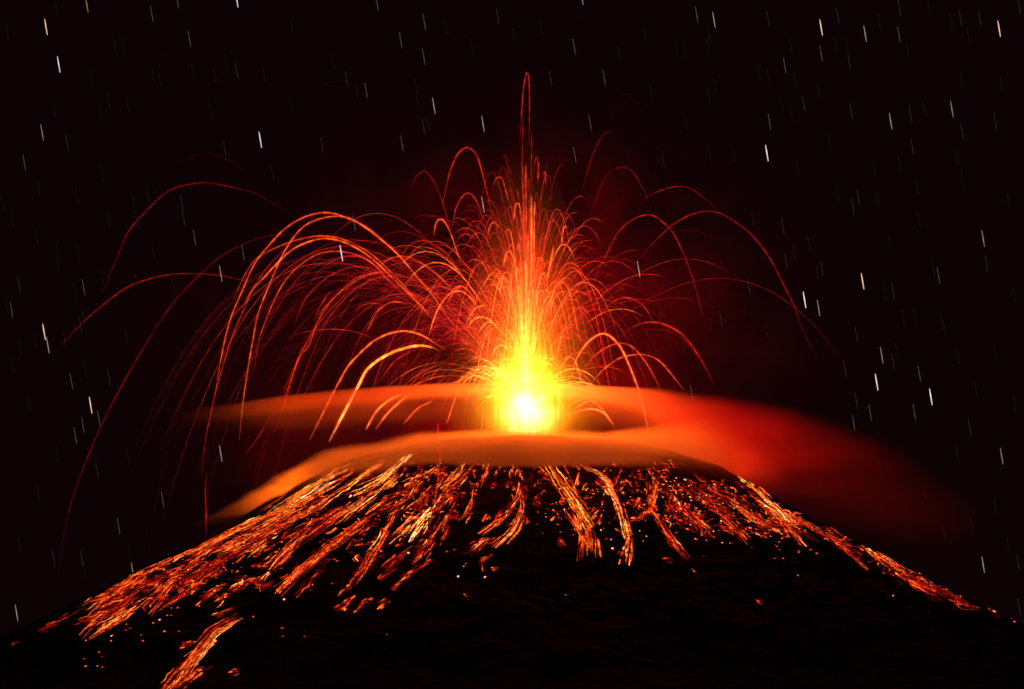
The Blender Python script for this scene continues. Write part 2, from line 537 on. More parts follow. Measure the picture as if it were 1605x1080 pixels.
def clot(px, py, Y, rx, ry, rz, label, d=0.35):
    bpy.ops.mesh.primitive_ico_sphere_add(subdivisions=4, radius=1.0)
    o = bpy.context.object; o.name = "smoke_puff"; me = o.data
    vv = np.array([v.co for v in me.vertices])
    k = 1 + 0.22 * fbm(vv[:, 0] * 1.7 + vv[:, 1] + px, vv[:, 2] * 1.7, 37, 3)
    for v, kk in zip(me.vertices, k): v.co = (v.co.x * rx * kk, v.co.y * ry * kk, v.co.z * rz * kk)
    o.location = P(px, py, Y)
    m, t, out = mat("dark_ash_smoke")
    o_, x, y, z = t.xyz()
    rr = t.m('SQRT', t.add(t.add(t.sq(t.div(x, rx)), t.sq(t.div(y, ry))), t.sq(t.div(z, rz))))
    rr = t.add(rr, t.mul(t.sub(t.noise(o_, 0.28, 4, 0.6), 0.5), 1.3))
    scatter(t, out, t.mul(t.step(rr, 0.35, 0.9, 1.0, 0.0), d), (0.02, 0.012, 0.012), 0.2, ((0, 0, 0), 0.7))
    m.cycles.volume_step_rate = 0.6
    me.materials.append(m)
    tag(o, label, "smoke")


clot(705, 566, -14, 7.5, 5.0, 4.2, "dark ashy smoke clot close to the left of the yellow column above the cap cloud")


# ------------------------------------------------------------------ lava trails traced one by one
TR = []          # (points in photograph pixels, half width px, temperature, label or None)


def tr(pts, w=0.9, h=0.5, label=None):
    TR.append((pts, w, h, label))


LEFT = "lava arcs fanning out to the left of the fountain"
RIGHT = "lava arcs falling to the right of the fountain"
MID = "lava hooks and jets round the middle of the fountain"
# left side, outer
tr([(270, 262), (288, 252), (310, 243), (330, 242), (350, 247), (370, 260), (385, 270), (410, 285)], .8, .22, "faint red arc highest among those at far left, broken and short")
tr([(160, 460), (185, 400), (200, 365), (225, 335), (260, 302), (290, 290), (328, 287), (370, 295), (400, 303), (430, 320), (450, 332)], .9, .36, "large thin red arc standing alone in the sky at upper left")
tr([(85, 552), (130, 505), (165, 475), (200, 450), (235, 437), (270, 430), (305, 429), (340, 431), (370, 437), (420, 447)], .9, .37, "flat red arc reaching farthest out at left, crossing a steeper arc")
tr([(91, 905), (96, 865), (111, 790), (135, 722), (172, 640), (222, 550), (272, 474), (330, 415), (362, 392), (400, 375), (430, 369), (470, 371), (525, 390)], .85, .345, "longest orange arc sweeping left and falling all the way down to the cone's edge")
tr([(338, 612), (345, 570), (353, 530), (363, 495), (380, 455), (400, 412), (430, 375), (450, 356), (475, 341), (500, 334), (520, 334), (545, 342), (575, 357), (600, 377), (630, 405), (660, 440)], 1.0, .55, "bright orange arc with the highest crest of the dense left fan")
tr([(316, 740), (322, 690), (330, 650), (339, 610), (352, 565), (365, 525), (380, 490), (404, 440), (440, 396), (470, 380)], .9, .44)
tr([(375, 690), (381, 630), (390, 570), (397, 530), (405, 490), (425, 440), (440, 405), (460, 372), (480, 352), (505, 342), (530, 339), (555, 345), (590, 370), (620, 395), (650, 430), (680, 465), (700, 495), (735, 535)], 1.0, .56, "bright orange arc falling steeply down the dense left fan into the upper cloud")
tr([(380, 482), (395, 455), (412, 437), (435, 412), (460, 390), (490, 377), (515, 374), (545, 382), (580, 403), (620, 440), (650, 470), (683, 505)], 1.1, .58, "thick orange arc of the left fan ending abruptly beside the dark smoke")
tr([(365, 470), (390, 420), (410, 400), (440, 385), (470, 375), (500, 370), (530, 373), (560, 385), (590, 405), (640, 455), (680, 502)], 1.0, .5)
tr([(400, 545), (430, 470), (455, 430), (490, 402), (520, 394), (550, 397), (580, 410), (610, 440), (640, 470)], .9, .5)
tr([(460, 515), (475, 475), (500, 445), (530, 425), (560, 418), (590, 425), (620, 450)], .8, .44)
tr([(482, 450), (500, 425), (520, 410), (545, 402), (570, 405), (600, 425), (625, 450)], .8, .46)
tr([(440, 640), (455, 600), (470, 560), (485, 540), (500, 500), (530, 460), (560, 435), (600, 426), (640, 435), (670, 455)], .9, .48)
tr([(495, 500), (515, 475), (550, 445), (580, 430), (612, 427)], .9, .5)
tr([(585, 428), (602, 411), (615, 404), (635, 402), (660, 412), (690, 435), (715, 465)], .9, .5)
tr([(575, 520), (580, 510), (590, 490), (605, 477), (620, 473), (640, 477)], 1.0, .52, "small bright hook of lava inside the left fan above the thickest streak")
tr([(555, 490), (565, 480), (585, 475), (600, 478)], .8, .44)
tr([(450, 530), (480, 520), (520, 516), (555, 520), (590, 532), (620, 545)], .8, .42)
tr([(425, 558), (450, 545), (480, 535), (510, 530)], .7, .28)
tr([(516, 692), (535, 655), (552, 623), (562, 604), (575, 580), (600, 560), (630, 547), (655, 542), (675, 544), (687, 549)], 2.1, .78, "thickest pale orange streak of all, curving down left through the upper cloud")
tr([(485, 690), (505, 650), (528, 605), (545, 575), (560, 558), (585, 535), (610, 523), (635, 519), (660, 525), (685, 540), (700, 549)], 1.3, .6, "orange arc rising just above the thickest pale streak left of the vent")
tr([(594, 600), (615, 570), (635, 555), (655, 547)], .9, .46)
tr([(573, 674), (590, 645), (610, 627), (632, 617)], 1.5, .66, "short thick orange streak between the two clouds, second left of the vent")
tr([(588, 674), (610, 645), (642, 617)], 1.3, .62)
tr([(632, 665), (655, 640), (678, 629)], 1.0, .58)
tr([(424, 690), (440, 650), (455, 605), (465, 570), (475, 545), (490, 520), (510, 490)], .8, .42)
tr([(395, 600), (405, 540), (415, 510), (432, 480), (440, 460)], .7, .38)
tr([(446, 625), (455, 598), (468, 560), (472, 545)], .8, .48)
tr([(380, 716), (400, 692), (415, 668), (435, 640)], .8, .4)
tr([(323, 840), (323, 800), (322, 770), (324, 740)], .9, .44, "thin upright orange drop falling beside the left tip of the collar cloud")
tr([(91, 1018), (91, 990)], 1.1, .56, "short upright orange streak falling in front of the lower left slope")
tr([(230, 880), (245, 790), (265, 690), (290, 620), (320, 560), (345, 520)], .7, .24)
tr([(492, 505), (497, 490), (508, 470), (520, 455)], .8, .46)
tr([(482, 165), (500, 138), (522, 128), (545, 130), (575, 150), (605, 185), (640, 240)], .7, .2, "faintest dull red arc of all, high above the left fan")
tr([(505, 320), (540, 300), (580, 298), (620, 320)], .7, .2)
tr([(640, 610), (660, 585), (690, 572), (705, 570)], .9, .46)
tr([(690, 610), (715, 580), (745, 550), (735, 546), (720, 550), (700, 575)][:2] + [(740, 552)], .9, .44)
tr([(672, 600), (685, 580), (705, 571), (725, 573)], .9, .5)
# middle, upper
tr([(692, 330), (698, 300), (705, 270), (715, 245), (725, 234), (733, 231), (745, 240), (753, 260), (762, 295), (770, 330), (774, 345)], 1.0, .48, "tall narrow red hoop standing clear to the left of the high jet")
tr([(643, 300), (650, 280), (660, 270), (668, 269), (680, 285), (693, 315), (702, 345), (710, 370)], .9, .4, "red hoop left of and lower than the tallest narrow hoop")
tr([(707, 360), (710, 350), (715, 325), (725, 308), (734, 302), (745, 312), (755, 335), (760, 355)], .9, .44)
tr([(680, 370), (683, 350), (690, 343), (698, 349), (708, 370), (718, 400), (723, 412)], 1.1, .54, "bright orange hook with a long right leg left of the jet")
tr([(772, 292), (775, 285), (780, 277), (787, 280), (793, 300), (798, 320)], .9, .5)
tr([(628, 402), (640, 385), (655, 378), (670, 378), (690, 390), (705, 403), (730, 440)], 1.0, .48, "beaded orange arc between the left fan and the jet")
tr([(763, 375), (768, 355), (775, 348), (783, 360)], 1.0, .5)
tr([(712, 384), (722, 370), (733, 367), (745, 376)], .9, .46)
tr([(804, 352), (808, 322), (812, 317), (816, 330), (819, 360)], 1.0, .56)
tr([(733, 440), (742, 420), (755, 410), (768, 411)], .9, .48)
tr([(782, 465), (788, 435), (794, 425), (800, 435), (803, 465)], 1.0, .6)
tr([(704, 462), (715, 450), (725, 449), (737, 460)], .9, .54)
tr([(788, 420), (793, 400), (799, 392), (805, 405), (809, 440)], 1.0, .58)
tr([(814, 232), (818, 170), (821, 135), (826, 113), (829, 125), (830, 170), (829, 230)], .8, .44, "highest lava hairpin at the very top of the jet")
tr([(818, 265), (819, 225), (820, 172)], .9, .4)
tr([(832, 295), (833, 250), (833, 204)], .9, .42)
tr([(824, 330), (824, 256)], 1.0, .5)
tr([(833, 470), (833, 400), (833, 306)], 1.4, .66, "brightest straight orange jet rising up the fountain's axis")
tr([(836, 440), (837, 380), (838, 318), (840, 330)], 1.1, .58)
tr([(820, 400), (821, 360), (820, 290)], .9, .48)
tr([(843, 290), (844, 252)], 1.0, .48)
tr([(856, 295), (854, 268), (850, 278)][::-1], .9, .46)
tr([(857, 440), (861, 420), (868, 390), (876, 384), (889, 357)][:3] + [(867, 385)], 1.1, .56)
tr([(880, 385), (882, 365), (885, 354), (889, 358)], 1.1, .56)
tr([(876, 388), (882, 378), (889, 383)], .9, .46)
tr([(857, 445), (862, 415), (868, 384)], 1.1, .58)
# right side
tr([(912, 300), (920, 272), (930, 240), (945, 212), (960, 203)], .9, .34)
tr([(925, 340), (935, 310), (945, 285), (958, 268), (975, 262), (990, 268), (1000, 282), (1010, 300), (1020, 325)], .9, .36, "narrow dull red arc highest on the right with a broken right leg")
tr([(955, 190), (970, 155), (985, 148), (1000, 168), (1010, 190)], .7, .22, "faint red crest floating alone high to the right of the jet")
tr([(1000, 322), (1015, 308), (1040, 297), (1065, 292), (1085, 297), (1105, 312), (1125, 330)], .9, .34)
tr([(918, 500), (925, 460), (935, 430), (950, 400), (965, 370), (980, 352), (1000, 340), (1020, 337), (1035, 345), (1055, 365), (1070, 395), (1080, 420), (1090, 450), (1100, 490), (1107, 520)], .95, .42, "well-rounded red arc to the right of the jet below the highest one")
tr([(975, 440), (995, 415), (1020, 385), (1045, 360), (1065, 345), (1090, 334), (1110, 331), (1130, 335), (1155, 350), (1180, 370), (1200, 395), (1215, 420), (1230, 450), (1245, 480), (1255, 510), (1265, 530), (1280, 565)], .95, .40, "widest red arc on the right, its tail dropping far out over the dim cloud")
tr([(1040, 367), (1070, 361), (1100, 365), (1130, 380)], .7, .26)
tr([(957, 420), (970, 408), (985, 407), (1000, 418)], .9, .34)
tr([(862, 500), (866, 465), (872, 447), (880, 442), (890, 450), (897, 475), (903, 505), (910, 540)], 1.1, .56, "narrow bright hoop just right of the yellow column")
tr([(926, 490), (940, 465), (955, 453), (970, 450), (987, 462)], .9, .42)
tr([(938, 498), (955, 478), (970, 468), (985, 467), (1000, 473), (1013, 485), (1025, 508)], 1.0, .48)
tr([(895, 588), (905, 560), (920, 538), (935, 526), (948, 523), (960, 530), (973, 545), (985, 570), (995, 595), (1002, 615), (1010, 645), (1016, 675)], 1.5, .64, "thickest bright arc to the right of the vent, falling through the cloud")
tr([(973, 528), (985, 517), (1005, 507), (1025, 505), (1045, 510), (1070, 525), (1090, 550), (1105, 575), (1120, 605)], 1.2, .46, "broad orange arc right of the thick bright one, ending at the cloud top")
tr([(975, 535), (1000, 520), (1030, 516), (1060, 524), (1085, 548), (1105, 585)], .8, .34)
tr([(910, 585), (930, 560), (950, 545), (970, 538), (990, 543), (1010, 565), (1025, 590), (1037, 614)], 1.0, .5)
tr([(925, 603), (945, 580), (970, 562), (995, 556), (1015, 557), (1035, 567), (1055, 590), (1074, 614)], 1.0, .54)
tr([(870, 600), (880, 575), (888, 562), (897, 560), (905, 575), (912, 602)], 1.1, .62)
tr([(885, 652), (905, 645), (930, 641), (950, 650), (962, 668)], 1.1, .66)
tr([(898, 642), (915, 632), (930, 629), (945, 643), (957, 664)], 1.0, .64)
tr([(892, 636), (905, 628), (915, 630)], .9, .62)
tr([(958, 648), (985, 638), (1010, 637), (1032, 644)], .9, .48)
tr([(873, 560), (880, 525), (888, 512), (898, 510)], 1.0, .6)
tr([(888, 502), (900, 487), (912, 482), (924, 494)], .9, .48)
# left of the core
tr([(732, 515), (740, 503), (750, 497), (765, 500), (780, 515), (792, 528)], 1.2, .68)
tr([(748, 524), (760, 508), (772, 505), (786, 522)], 1.0, .66)
tr([(672, 525), (685, 488), (700, 465), (715, 456), (730, 460), (742, 472), (752, 485)], 1.1, .6, "orange arc left of the yellow column with a second crest over it")
tr([(700, 478), (710, 460), (722, 449), (735, 456), (748, 478)], .9, .54)
tr([(742, 606), (750, 570), (760, 530), (768, 517), (778, 512)], 1.0, .62)
tr([(700, 665), (708, 640), (717, 615), (722, 600)], .9, .58)
tr([(724, 603), (738, 590), (752, 590), (764, 598)], 1.2, .66)
tr([(733, 503), (742, 487), (752, 480), (765, 478)], 1.0, .62)
tr([(706, 555), (722, 547), (738, 548), (752, 560)], .8, .5)
tr([(770, 560), (778, 545), (788, 541), (797, 550)], 1.0, .7)
tr([(686, 665), (692, 690)][:1] + [(690, 720), (681, 790)], .8, .52, "thin upright streak hanging in front of the cone's left flank")


def trail(pts, w, h, seed, Yc=None):
    r_ = np.random.default_rng(seed)
    n = max(10, min(60, int(2 + sum(math.dist(a, b) for a, b in zip(pts, pts[1:])) / 7)))
    q = smooth_line(pts, n)
    x0 = q[-1, 0] if abs(q[-1, 0] - 824) < abs(q[0, 0] - 824) else q[0, 0]
    far = np.abs(q[:, 0] - 824) * 0.1
    k = r_.uniform(-0.75, 0.45) if Yc is None else Yc
    Pt = P(q[:, 0], q[:, 1], far * k)
    s = np.linspace(0, 1, n)
    top = q[:, 1].min(); span = max(30.0, q[:, 1].max() - top)
    fade = np.clip(np.minimum(s, 1 - s) / (0.30 if h < .5 else .16), 0.04, 1)
    slow = 0.72 + 0.28 * np.exp(-(q[:, 1] - top) / (0.35 * span))
    flick = np.clip(.92 + 0.34 * vnoise(s * n * 0.6 + seed * 3.1, 0 * s + seed, 2) + (.35 if h < .5 else .12) * vnoise(s * 4 + seed * 1.7, 0 * s + seed, 6), .15, 2)
    bright = fade ** 0.7 * slow * flick
    R = w * 0.1 * (0.55 + 0.45 * fade)
    return Pt, np.full(n, 1.0) * R * (.56 + .4 * min(1.0, h / .6)), heat(h - .05 - .42 * max(0, .5 - h)) * bright[:, None]


def side_group(pts):
    mx = sum(p[0] for p in pts) / len(pts)
    return LEFT if mx < 690 else (RIGHT if mx > 895 else MID)


GL = {LEFT: "thin glowing lava arc in the crowded fan to the left of the fountain",
      RIGHT: "thin glowing lava arc in the spray to the right of the fountain",
      MID: "short glowing lava hook in the crowded spray round the column"}
for i, (pts, w, h, lab) in enumerate(TR):
    near = any(705 < p[1] for p in pts) and 640 < pts[0][0] < 1000
    Pt, R, C = trail(pts, w, h, 100 + i, -0.3 if not near else None)
    if near: Pt = P([686, 688, 690, 686, 681], [665, 690, 720, 755, 790], -47); R = np.full(5, .08); C = np.tile(heat(.36), (5, 1))
    if pts[0] == (91, 1018): Pt = P([91, 91, 91], [1018, 1004, 990], -40); R = np.full(3, .11); C = np.tile(heat(.56), (3, 1))
    glow_ = np.clip(C[:, :1] * .09, 0, .06) * np.array([[1, .004, .01]])  # wider dim tube: lens glow and hot gas round the streak, as emission
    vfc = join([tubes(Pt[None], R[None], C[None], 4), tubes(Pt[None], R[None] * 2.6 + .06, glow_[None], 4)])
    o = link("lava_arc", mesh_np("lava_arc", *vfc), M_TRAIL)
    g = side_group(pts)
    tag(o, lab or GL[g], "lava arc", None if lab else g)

# ------------------------------------------------------------------ ballistic spray: more arcs of every size


def shoot(n, vz, ang, spread, seed, drag=0.010):
    """paths of n lumps thrown from the vent: apex heights vz**2/2, tilt ang from the vertical"""
    r_ = np.random.default_rng(seed)
    az = r_.uniform(0, 2 * math.pi, n)
    return az


def fly(v0, T, steps, drag):
    """v0 (M,3) launch velocities; gravity 1; quadratic drag; -> positions (M,steps,3), speeds"""
    M = len(v0); sub = 8
    p = np.tile(VENT, (M, 1)); v = v0.copy()
    out = []; sp = []
    dt = (T / (steps * sub))[:, None]
    for s in range(steps):
        out.append(p.copy()); sp.append(np.linalg.norm(v, axis=1))
        for k in range(sub):
            a = -drag[:, None] * np.linalg.norm(v, axis=1, keepdims=True) * v
            a[:, 2] -= 1.0
            v = v + a * dt; p = p + v * dt
    return np.stack(out, 1), np.stack(sp, 1)


def spray(n, H, tilt, bias, seed, w, hot, steps=26, s0=0.0, s1=1.0, drag=0.012, part=False):
    """n paths. H: apex heights, tilt: angle from the vertical (rad), bias: fraction thrown towards -x"""
    r_ = np.random.default_rng(seed)
    Hh = H(r_, n); tl = tilt(r_, n)
    az = r_.uniform(0, 2 * math.pi, n)
    az = np.where(r_.uniform(0, 1, n) < bias, math.pi + r_.normal(0, 0.55, n), az)
    vz = np.sqrt(2 * Hh) * (1 + 0.006 * Hh)
    v0 = np.stack([vz * np.tan(tl) * np.cos(az), vz * np.tan(tl) * np.sin(az) * 0.8, vz], -1)
    T = vz * r_.uniform(1.15, 2.1, n)
    Pt, sp = fly(v0, T, steps, np.full(n, drag))
    if part:                                   # only the slow stretch round the crest
        k = Pt[:, :, 2].argmax(1)
        wdw = r_.integers(3, 9, n)
        i0 = np.clip(k - wdw, 0, steps - 4); i1 = np.clip(k + (wdw * r_.uniform(.3, 1.0, n)).astype(int) + 1, 4, steps)
        tq = np.linspace(0, 1, 13)
        J = i0[:, None] + tq[None] * (i1 - i0 - 1)[:, None]
        j0 = np.floor(J).astype(int); f = (J - j0)[..., None]; j1 = np.minimum(j0 + 1, steps - 1)
        ar = np.arange(n)[:, None]
        Pt = Pt[ar, j0] * (1 - f) + Pt[ar, j1] * f
        sp = sp[ar, j0] * (1 - f[..., 0]) + sp[ar, j1] * f[..., 0]
    N = Pt.shape[1]
    s = np.linspace(0, 1, N)[None]
    d = np.linalg.norm(Pt - VENT, axis=2)
    temp = hot(r_, n)[:, None] + 0.26 * np.exp(-d / 9.0)
    fade = np.clip(np.minimum(s * 1.2 + 0.1, 1 - s) / 0.25, 0.05, 1)
    slow = 0.45 + 0.55 / (1 + (sp / (0.55 * vz[:, None])) ** 2)
    C = heat(temp) * (fade * slow)[..., None] * 0.8
    R = w(r_, n)[:, None] * 0.1 * (0.5 + 0.5 * fade)
    return Pt, R * np.ones((1, N)), C


def clip_ground(Pt, C):
    g = Pt[..., 2] < hfun(Pt[..., 0], Pt[..., 1]) - 0.3
    C[g] *= 0
    return Pt, C


def each(n, args, label, group):
    Pt, R, C = spray(n, **args)
    Pt, C = clip_ground(Pt, C)
    for k in range(n):
        vfc = tubes(Pt[k][None], R[k][None], C[k][None], 4)
        o = link("lava_arc", mesh_np("lava_arc", *vfc), M_TRAIL)
        tag(o, label, "lava arc", group)


each(70, dict(H=lambda r, n: r.uniform(8, 29, n), tilt=lambda r, n: r.uniform(.32, 0.70, n), bias=0.9, seed=41,
              w=lambda r, n: r.uniform(.45, .8, n), hot=lambda r, n: r.uniform(.14, .40, n), steps=34), GL[LEFT], LEFT)
each(34, dict(H=lambda r, n: r.uniform(7, 20, n), tilt=lambda r, n: -r.uniform(.22, 0.48, n), bias=0.9, seed=43,
              w=lambda r, n: r.uniform(.5, .9, n), hot=lambda r, n: r.uniform(.14, .36, n), steps=34), GL[RIGHT], RIGHT)
each(90, dict(H=lambda r, n: r.uniform(8, 32, n), tilt=lambda r, n: np.abs(r.normal(0, .16, n)) + .02, bias=0.25, seed=47,
              w=lambda r, n: r.uniform(.6, 1.1, n), hot=lambda r, n: r.uniform(.30, .54, n), part=True), GL[MID], MID)

parts = []
for n, args in (
    (420, dict(H=lambda r, n: r.uniform(4, 26, n), tilt=lambda r, n: np.abs(r.normal(0, .13, n)), bias=0.1, seed=51,
               w=lambda r, n: r.uniform(.4, .9, n), hot=lambda r, n: r.uniform(.26, .52, n), steps=18)),
    (380, dict(H=lambda r, n: r.uniform(10, 36, n), tilt=lambda r, n: np.abs(r.normal(0, .15, n)), bias=0.15, seed=52,
               w=lambda r, n: r.uniform(.4, .9, n), hot=lambda r, n: r.uniform(.16, .44, n), part=True)),
    (300, dict(H=lambda r, n: r.uniform(3, 26, n), tilt=lambda r, n: np.clip(np.abs(r.normal(.25, .3, n)), 0, .62), bias=0.5, seed=53,
               w=lambda r, n: r.uniform(.4, .8, n), hot=lambda r, n: r.uniform(.14, .40, n), part=True)),
    (330, dict(H=lambda r, n: r.uniform(1.2, 9, n), tilt=lambda r, n: r.uniform(.1, .8, n), bias=0.2, seed=54,
               w=lambda r, n: r.uniform(.4, 1.0, n), hot=lambda r, n: r.uniform(.34, .66, n), steps=18)),
    (50, dict(H=lambda r, n: r.uniform(30, 46, n), tilt=lambda r, n: np.abs(r.normal(0, .05, n)), bias=0.1, seed=55,
              w=lambda r, n: r.uniform(.4, .8, n), hot=lambda r, n: r.uniform(.18, .38, n), part=True)),
    (150, dict(H=lambda r, n: r.uniform(6, 30, n), tilt=lambda r, n: r.uniform(.3, .70, n), bias=0.8, seed=56,
               w=lambda r, n: r.uniform(.4, .7, n), hot=lambda r, n: r.uniform(.10, .26, n), steps=30)),
):
    Pt, R, C = spray(n, **args)
    Pt, C = clip_ground(Pt, C)
    parts.append(tubes(Pt, R, C, 4))
o = link("lava_spray", mesh_np("lava_spray", *join(parts)), M_TRAIL)
tag(o, "dense fine spray of glowing lava round the column", "lava spray", None, "stuff")

# ------------------------------------------------------------------ glowing lava on the slopes
ST = []


def st(pts, width, n, h, label=None):
    ST.append((pts, width, n, h, label))


# left edge of the cone and left flank
st([(562, 729), (500, 757), (430, 803)], 5, 26, .85, "brightest yellow lava edge along the left skyline under the collar cloud")
st([(435, 804), (370, 830), (300, 864)], 6, 40, .64, "pale orange lava edge halfway down the left skyline")
st([(305, 862), (250, 887), (195, 913)], 6, 34, .60)
st([(200, 911), (150, 937), (108, 958)], 5, 24, .54)
st([(98, 971), (60, 991)], 3, 6, .56, "last short orange lava streak near the foot of the left skyline")
st([(30, 1006), (20, 1010)], 2, 3, .5)
st([(545, 745), (480, 783), (420, 816)], 6, 26, .68)
st([(418, 831), (385, 848), (350, 861)], 6, 22, .62)
st([(431, 843), (412, 856), (394, 869)], 4, 14, .9, "small bright yellow lava patch on the left flank among orange streaks")
st([(387, 839), (365, 850), (340, 864)], 4, 14, .64)
st([(336, 856), (318, 870), (290, 892)], 6, 20, .56)
st([(297, 897), (265, 912), (237, 944)], 9, 30, .60, "feathered orange lava plume low on the left edge, wide at its top")
st([(343, 896), (318, 908), (292, 925)], 7, 24, .60)
st([(294, 928), (280, 938), (262, 949)], 3, 8, .5)
st([(250, 925), (200, 958), (155, 985)], 7, 40, .60, "long beaded orange lava lane near the bottom left edge")
st([(200, 940), (170, 960), (140, 990)], 7, 20, .44)
st([(230, 900), (190, 925), (150, 950)], 7, 24, .5)
st([(398, 906), (385, 914), (370, 922)], 5, 14, .58)
st([(372, 922), (358, 930), (340, 943)], 5, 14, .58)
st([(427, 913), (418, 918), (405, 922)], 4, 8, .5)
st([(370, 950), (355, 958), (340, 966)], 3, 9, .5)
st([(350, 918), (330, 930), (312, 943)], 4, 12, .54)
st([(485, 824), (465, 848), (432, 882)], 6, 26, .60)
st([(550, 836), (507, 860), (478, 885), (452, 910)], 6, 32, .54)
st([(358, 976), (335, 990), (318, 1012), (295, 1040), (265, 1078)], 10, 60, .62, "isolated branching orange lava flow at the bottom left of the photo")
st([(334, 1008), (315, 1022), (300, 1032)], 6, 18, .62)
st([(304, 1006), (285, 1013)], 5, 9, .56)
st([(324, 1046), (300, 1060), (280, 1076)], 6, 22, .6)
st([(377, 1050), (362, 1056)], 4, 6, .5)
st([(636, 718), (610, 742), (590, 757), (568, 768)], 6, 26, .95, "brightest yellow-white lava streak at the cloud's lower edge, left of centre")
st([(638, 732), (622, 748), (604, 764)], 6, 18, .82)
st([(606, 762), (575, 785), (538, 812)], 5, 20, .74)
st([(582, 735), (530, 770), (490, 798), (448, 818)], 6, 34, .74, "long yellow lava streak running down left from under the cloud's left part")
st([(534, 733), (500, 756), (448, 792)], 5, 24, .72)
st([(632, 772), (605, 785), (583, 802)], 7, 20, .54)
st([(592, 800), (550, 833), (505, 868), (460, 906)], 6, 40, .56)
st([(620, 800), (597, 845), (586, 860), (562, 897)], 6, 34, .64, "wriggling orange lava thread ending in a thin tail, middle of the left flank")
st([(666, 801), (645, 817), (618, 842)], 6, 22, .70)
st([(680, 798), (668, 815), (648, 842)], 8, 34, 1.0, "broad blazing yellow-white lava patch on the left flank, brightest on the slopes")
st([(690, 815), (675, 845), (653, 874)], 10, 30, .48)
st([(670, 880), (648, 895), (628, 908)], 4, 14, .54)
st([(684, 733), (665, 747), (642, 757)], 5, 14, .70)
st([(664, 725), (656, 742), (640, 758)], 5, 12, .5)
st([(729, 723), (718, 740), (697, 762)], 5, 18, .84, "bright yellow lava tongue just under the cloud, left of the centre")
st([(742, 728), (722, 752), (698, 772)], 7, 20, .56)
st([(766, 722), (763, 740), (755, 758)], 4, 12, .66)
st([(741, 774), (737, 795), (727, 812)], 5, 16, .62)
st([(553, 937), (540, 948), (523, 956)], 6, 14, .56)
st([(583, 937), (570, 945), (560, 958)], 3, 9, .54)
st([(609, 938), (600, 945), (592, 950)], 5, 9, .56)
st([(556, 913), (545, 922), (533, 931)], 4, 9, .5)
st([(630, 911), (612, 925)], 4, 8, .54)
st([(768, 845), (755, 850), (733, 866)], 7, 18, .54, "short fat orange lava patch alone below the centre left streaks")
st([(776, 846), (768, 856)], 3, 6, .52)
st([(769, 870), (756, 880), (755, 894)], 4, 10, .54)
st([(780, 890), (772, 892)], 4, 6, .56)
st([(705, 765), (690, 790), (672, 806)], 7, 18, .5)
st([(715, 790), (700, 815), (690, 832)], 5, 14, .5)
st([(705, 820), (698, 838), (690, 850)], 3, 8, .5)
st([(728, 775), (712, 780), (702, 790)], 6, 12, .52)
st([(470, 750), (440, 775), (400, 800)], 6, 12, .6)
st([(525, 800), (490, 822), (450, 845)], 8, 24, .48)
st([(500, 770), (450, 800), (405, 830)], 7, 26, .54)
st([(460, 815), (420, 835), (380, 862)], 7, 26, .52)
st([(380, 862), (340, 885), (300, 905)], 8, 26, .50)
st([(560, 790), (520, 815), (480, 845)], 7, 22, .5)
st([(600, 870), (575, 890), (555, 905)], 6, 14, .44)
st([(640, 860), (620, 880), (600, 900)], 7, 16, .46)
st([(655, 760), (635, 785), (610, 800)], 7, 20, .54)
st([(690, 755), (665, 780), (640, 800)], 7, 20, .54)
st([(515, 880), (490, 905), (470, 925)], 6, 10, .42)
# middle
st([(814, 747), (812, 778), (792, 806), (767, 826)], 4, 22, .64, "thin forked orange lava thread below the middle of the cloud")
st([(818, 778), (819, 798), (806, 830), (789, 848)], 6, 32, .70, "orange lava cluster with a yellow heart below the middle of the cloud")
st([(800, 736), (802, 746)], 5, 8, .6)
st([(812, 735), (811, 745)], 3, 6, .6)
st([(816, 745), (822, 765), (822, 780)], 5, 10, .44)
st([(805, 785), (790, 800), (780, 812)], 4, 12, .5)
# right of the middle
st([(862, 730), (880, 760), (898, 785), (915, 812)], 9, 60, .76, "broad yellow lava river right of centre, running down right from the cloud")
st([(886, 735), (898, 760), (912, 790)], 4, 14, .58)
st([(846, 735), (868, 758), (880, 775)], 4, 12, .46)
st([(890, 804), (905, 825), (920, 850)], 6, 26, .66)
st([(936, 804), (926, 816), (922, 830)], 4, 12, .68)
st([(915, 815), (922, 840), (922, 866)], 12, 44, .54, "frayed red and orange lower end where lava rivers join, right of centre")
st([(942, 808), (936, 820)], 3, 6, .58)
st([(922, 733), (945, 745), (960, 772), (972, 798), (978, 822)], 6, 42, .68, "beaded orange lava river right of the broad yellow one")
st([(930, 750), (948, 766), (962, 780)], 4, 12, .58)
st([(984, 748), (975, 760), (962, 774)], 4, 16, .56)
st([(970, 745), (962, 758), (956, 766)], 4, 10, .54)
st([(986, 836), (984, 855), (980, 878)], 6, 26, .66, "short orange lava stub standing apart at the lower right of centre")
st([(976, 862), (970, 871)], 3, 5, .5)
st([(1005, 738), (1000, 748)], 3, 5, .4)
st([(1018, 743), (1028, 758), (1024, 780), (1018, 800), (1010, 808)], 4, 28, .58, "curled orange lava hook right of centre, bending back to the left")
st([(1016, 748), (1018, 765), (1020, 790)], 5, 18, .56)
st([(1002, 782), (996, 794)], 8, 16, .58)
st([(1026, 808), (1045, 835), (1056, 850), (1068, 868)], 5, 24, .54)
st([(908, 738), (906, 750), (902, 762)], 3, 10, .68)
st([(920, 756), (914, 768)], 2, 5, .7)
st([(875, 842), (882, 857)], 4, 8, .5)
st([(1040, 875), (1055, 882)], 4, 5, .5)
st([(985, 815), (1000, 812), (1015, 802)], 5, 14, .5)
st([(965, 830), (975, 835)], 4, 6, .52)
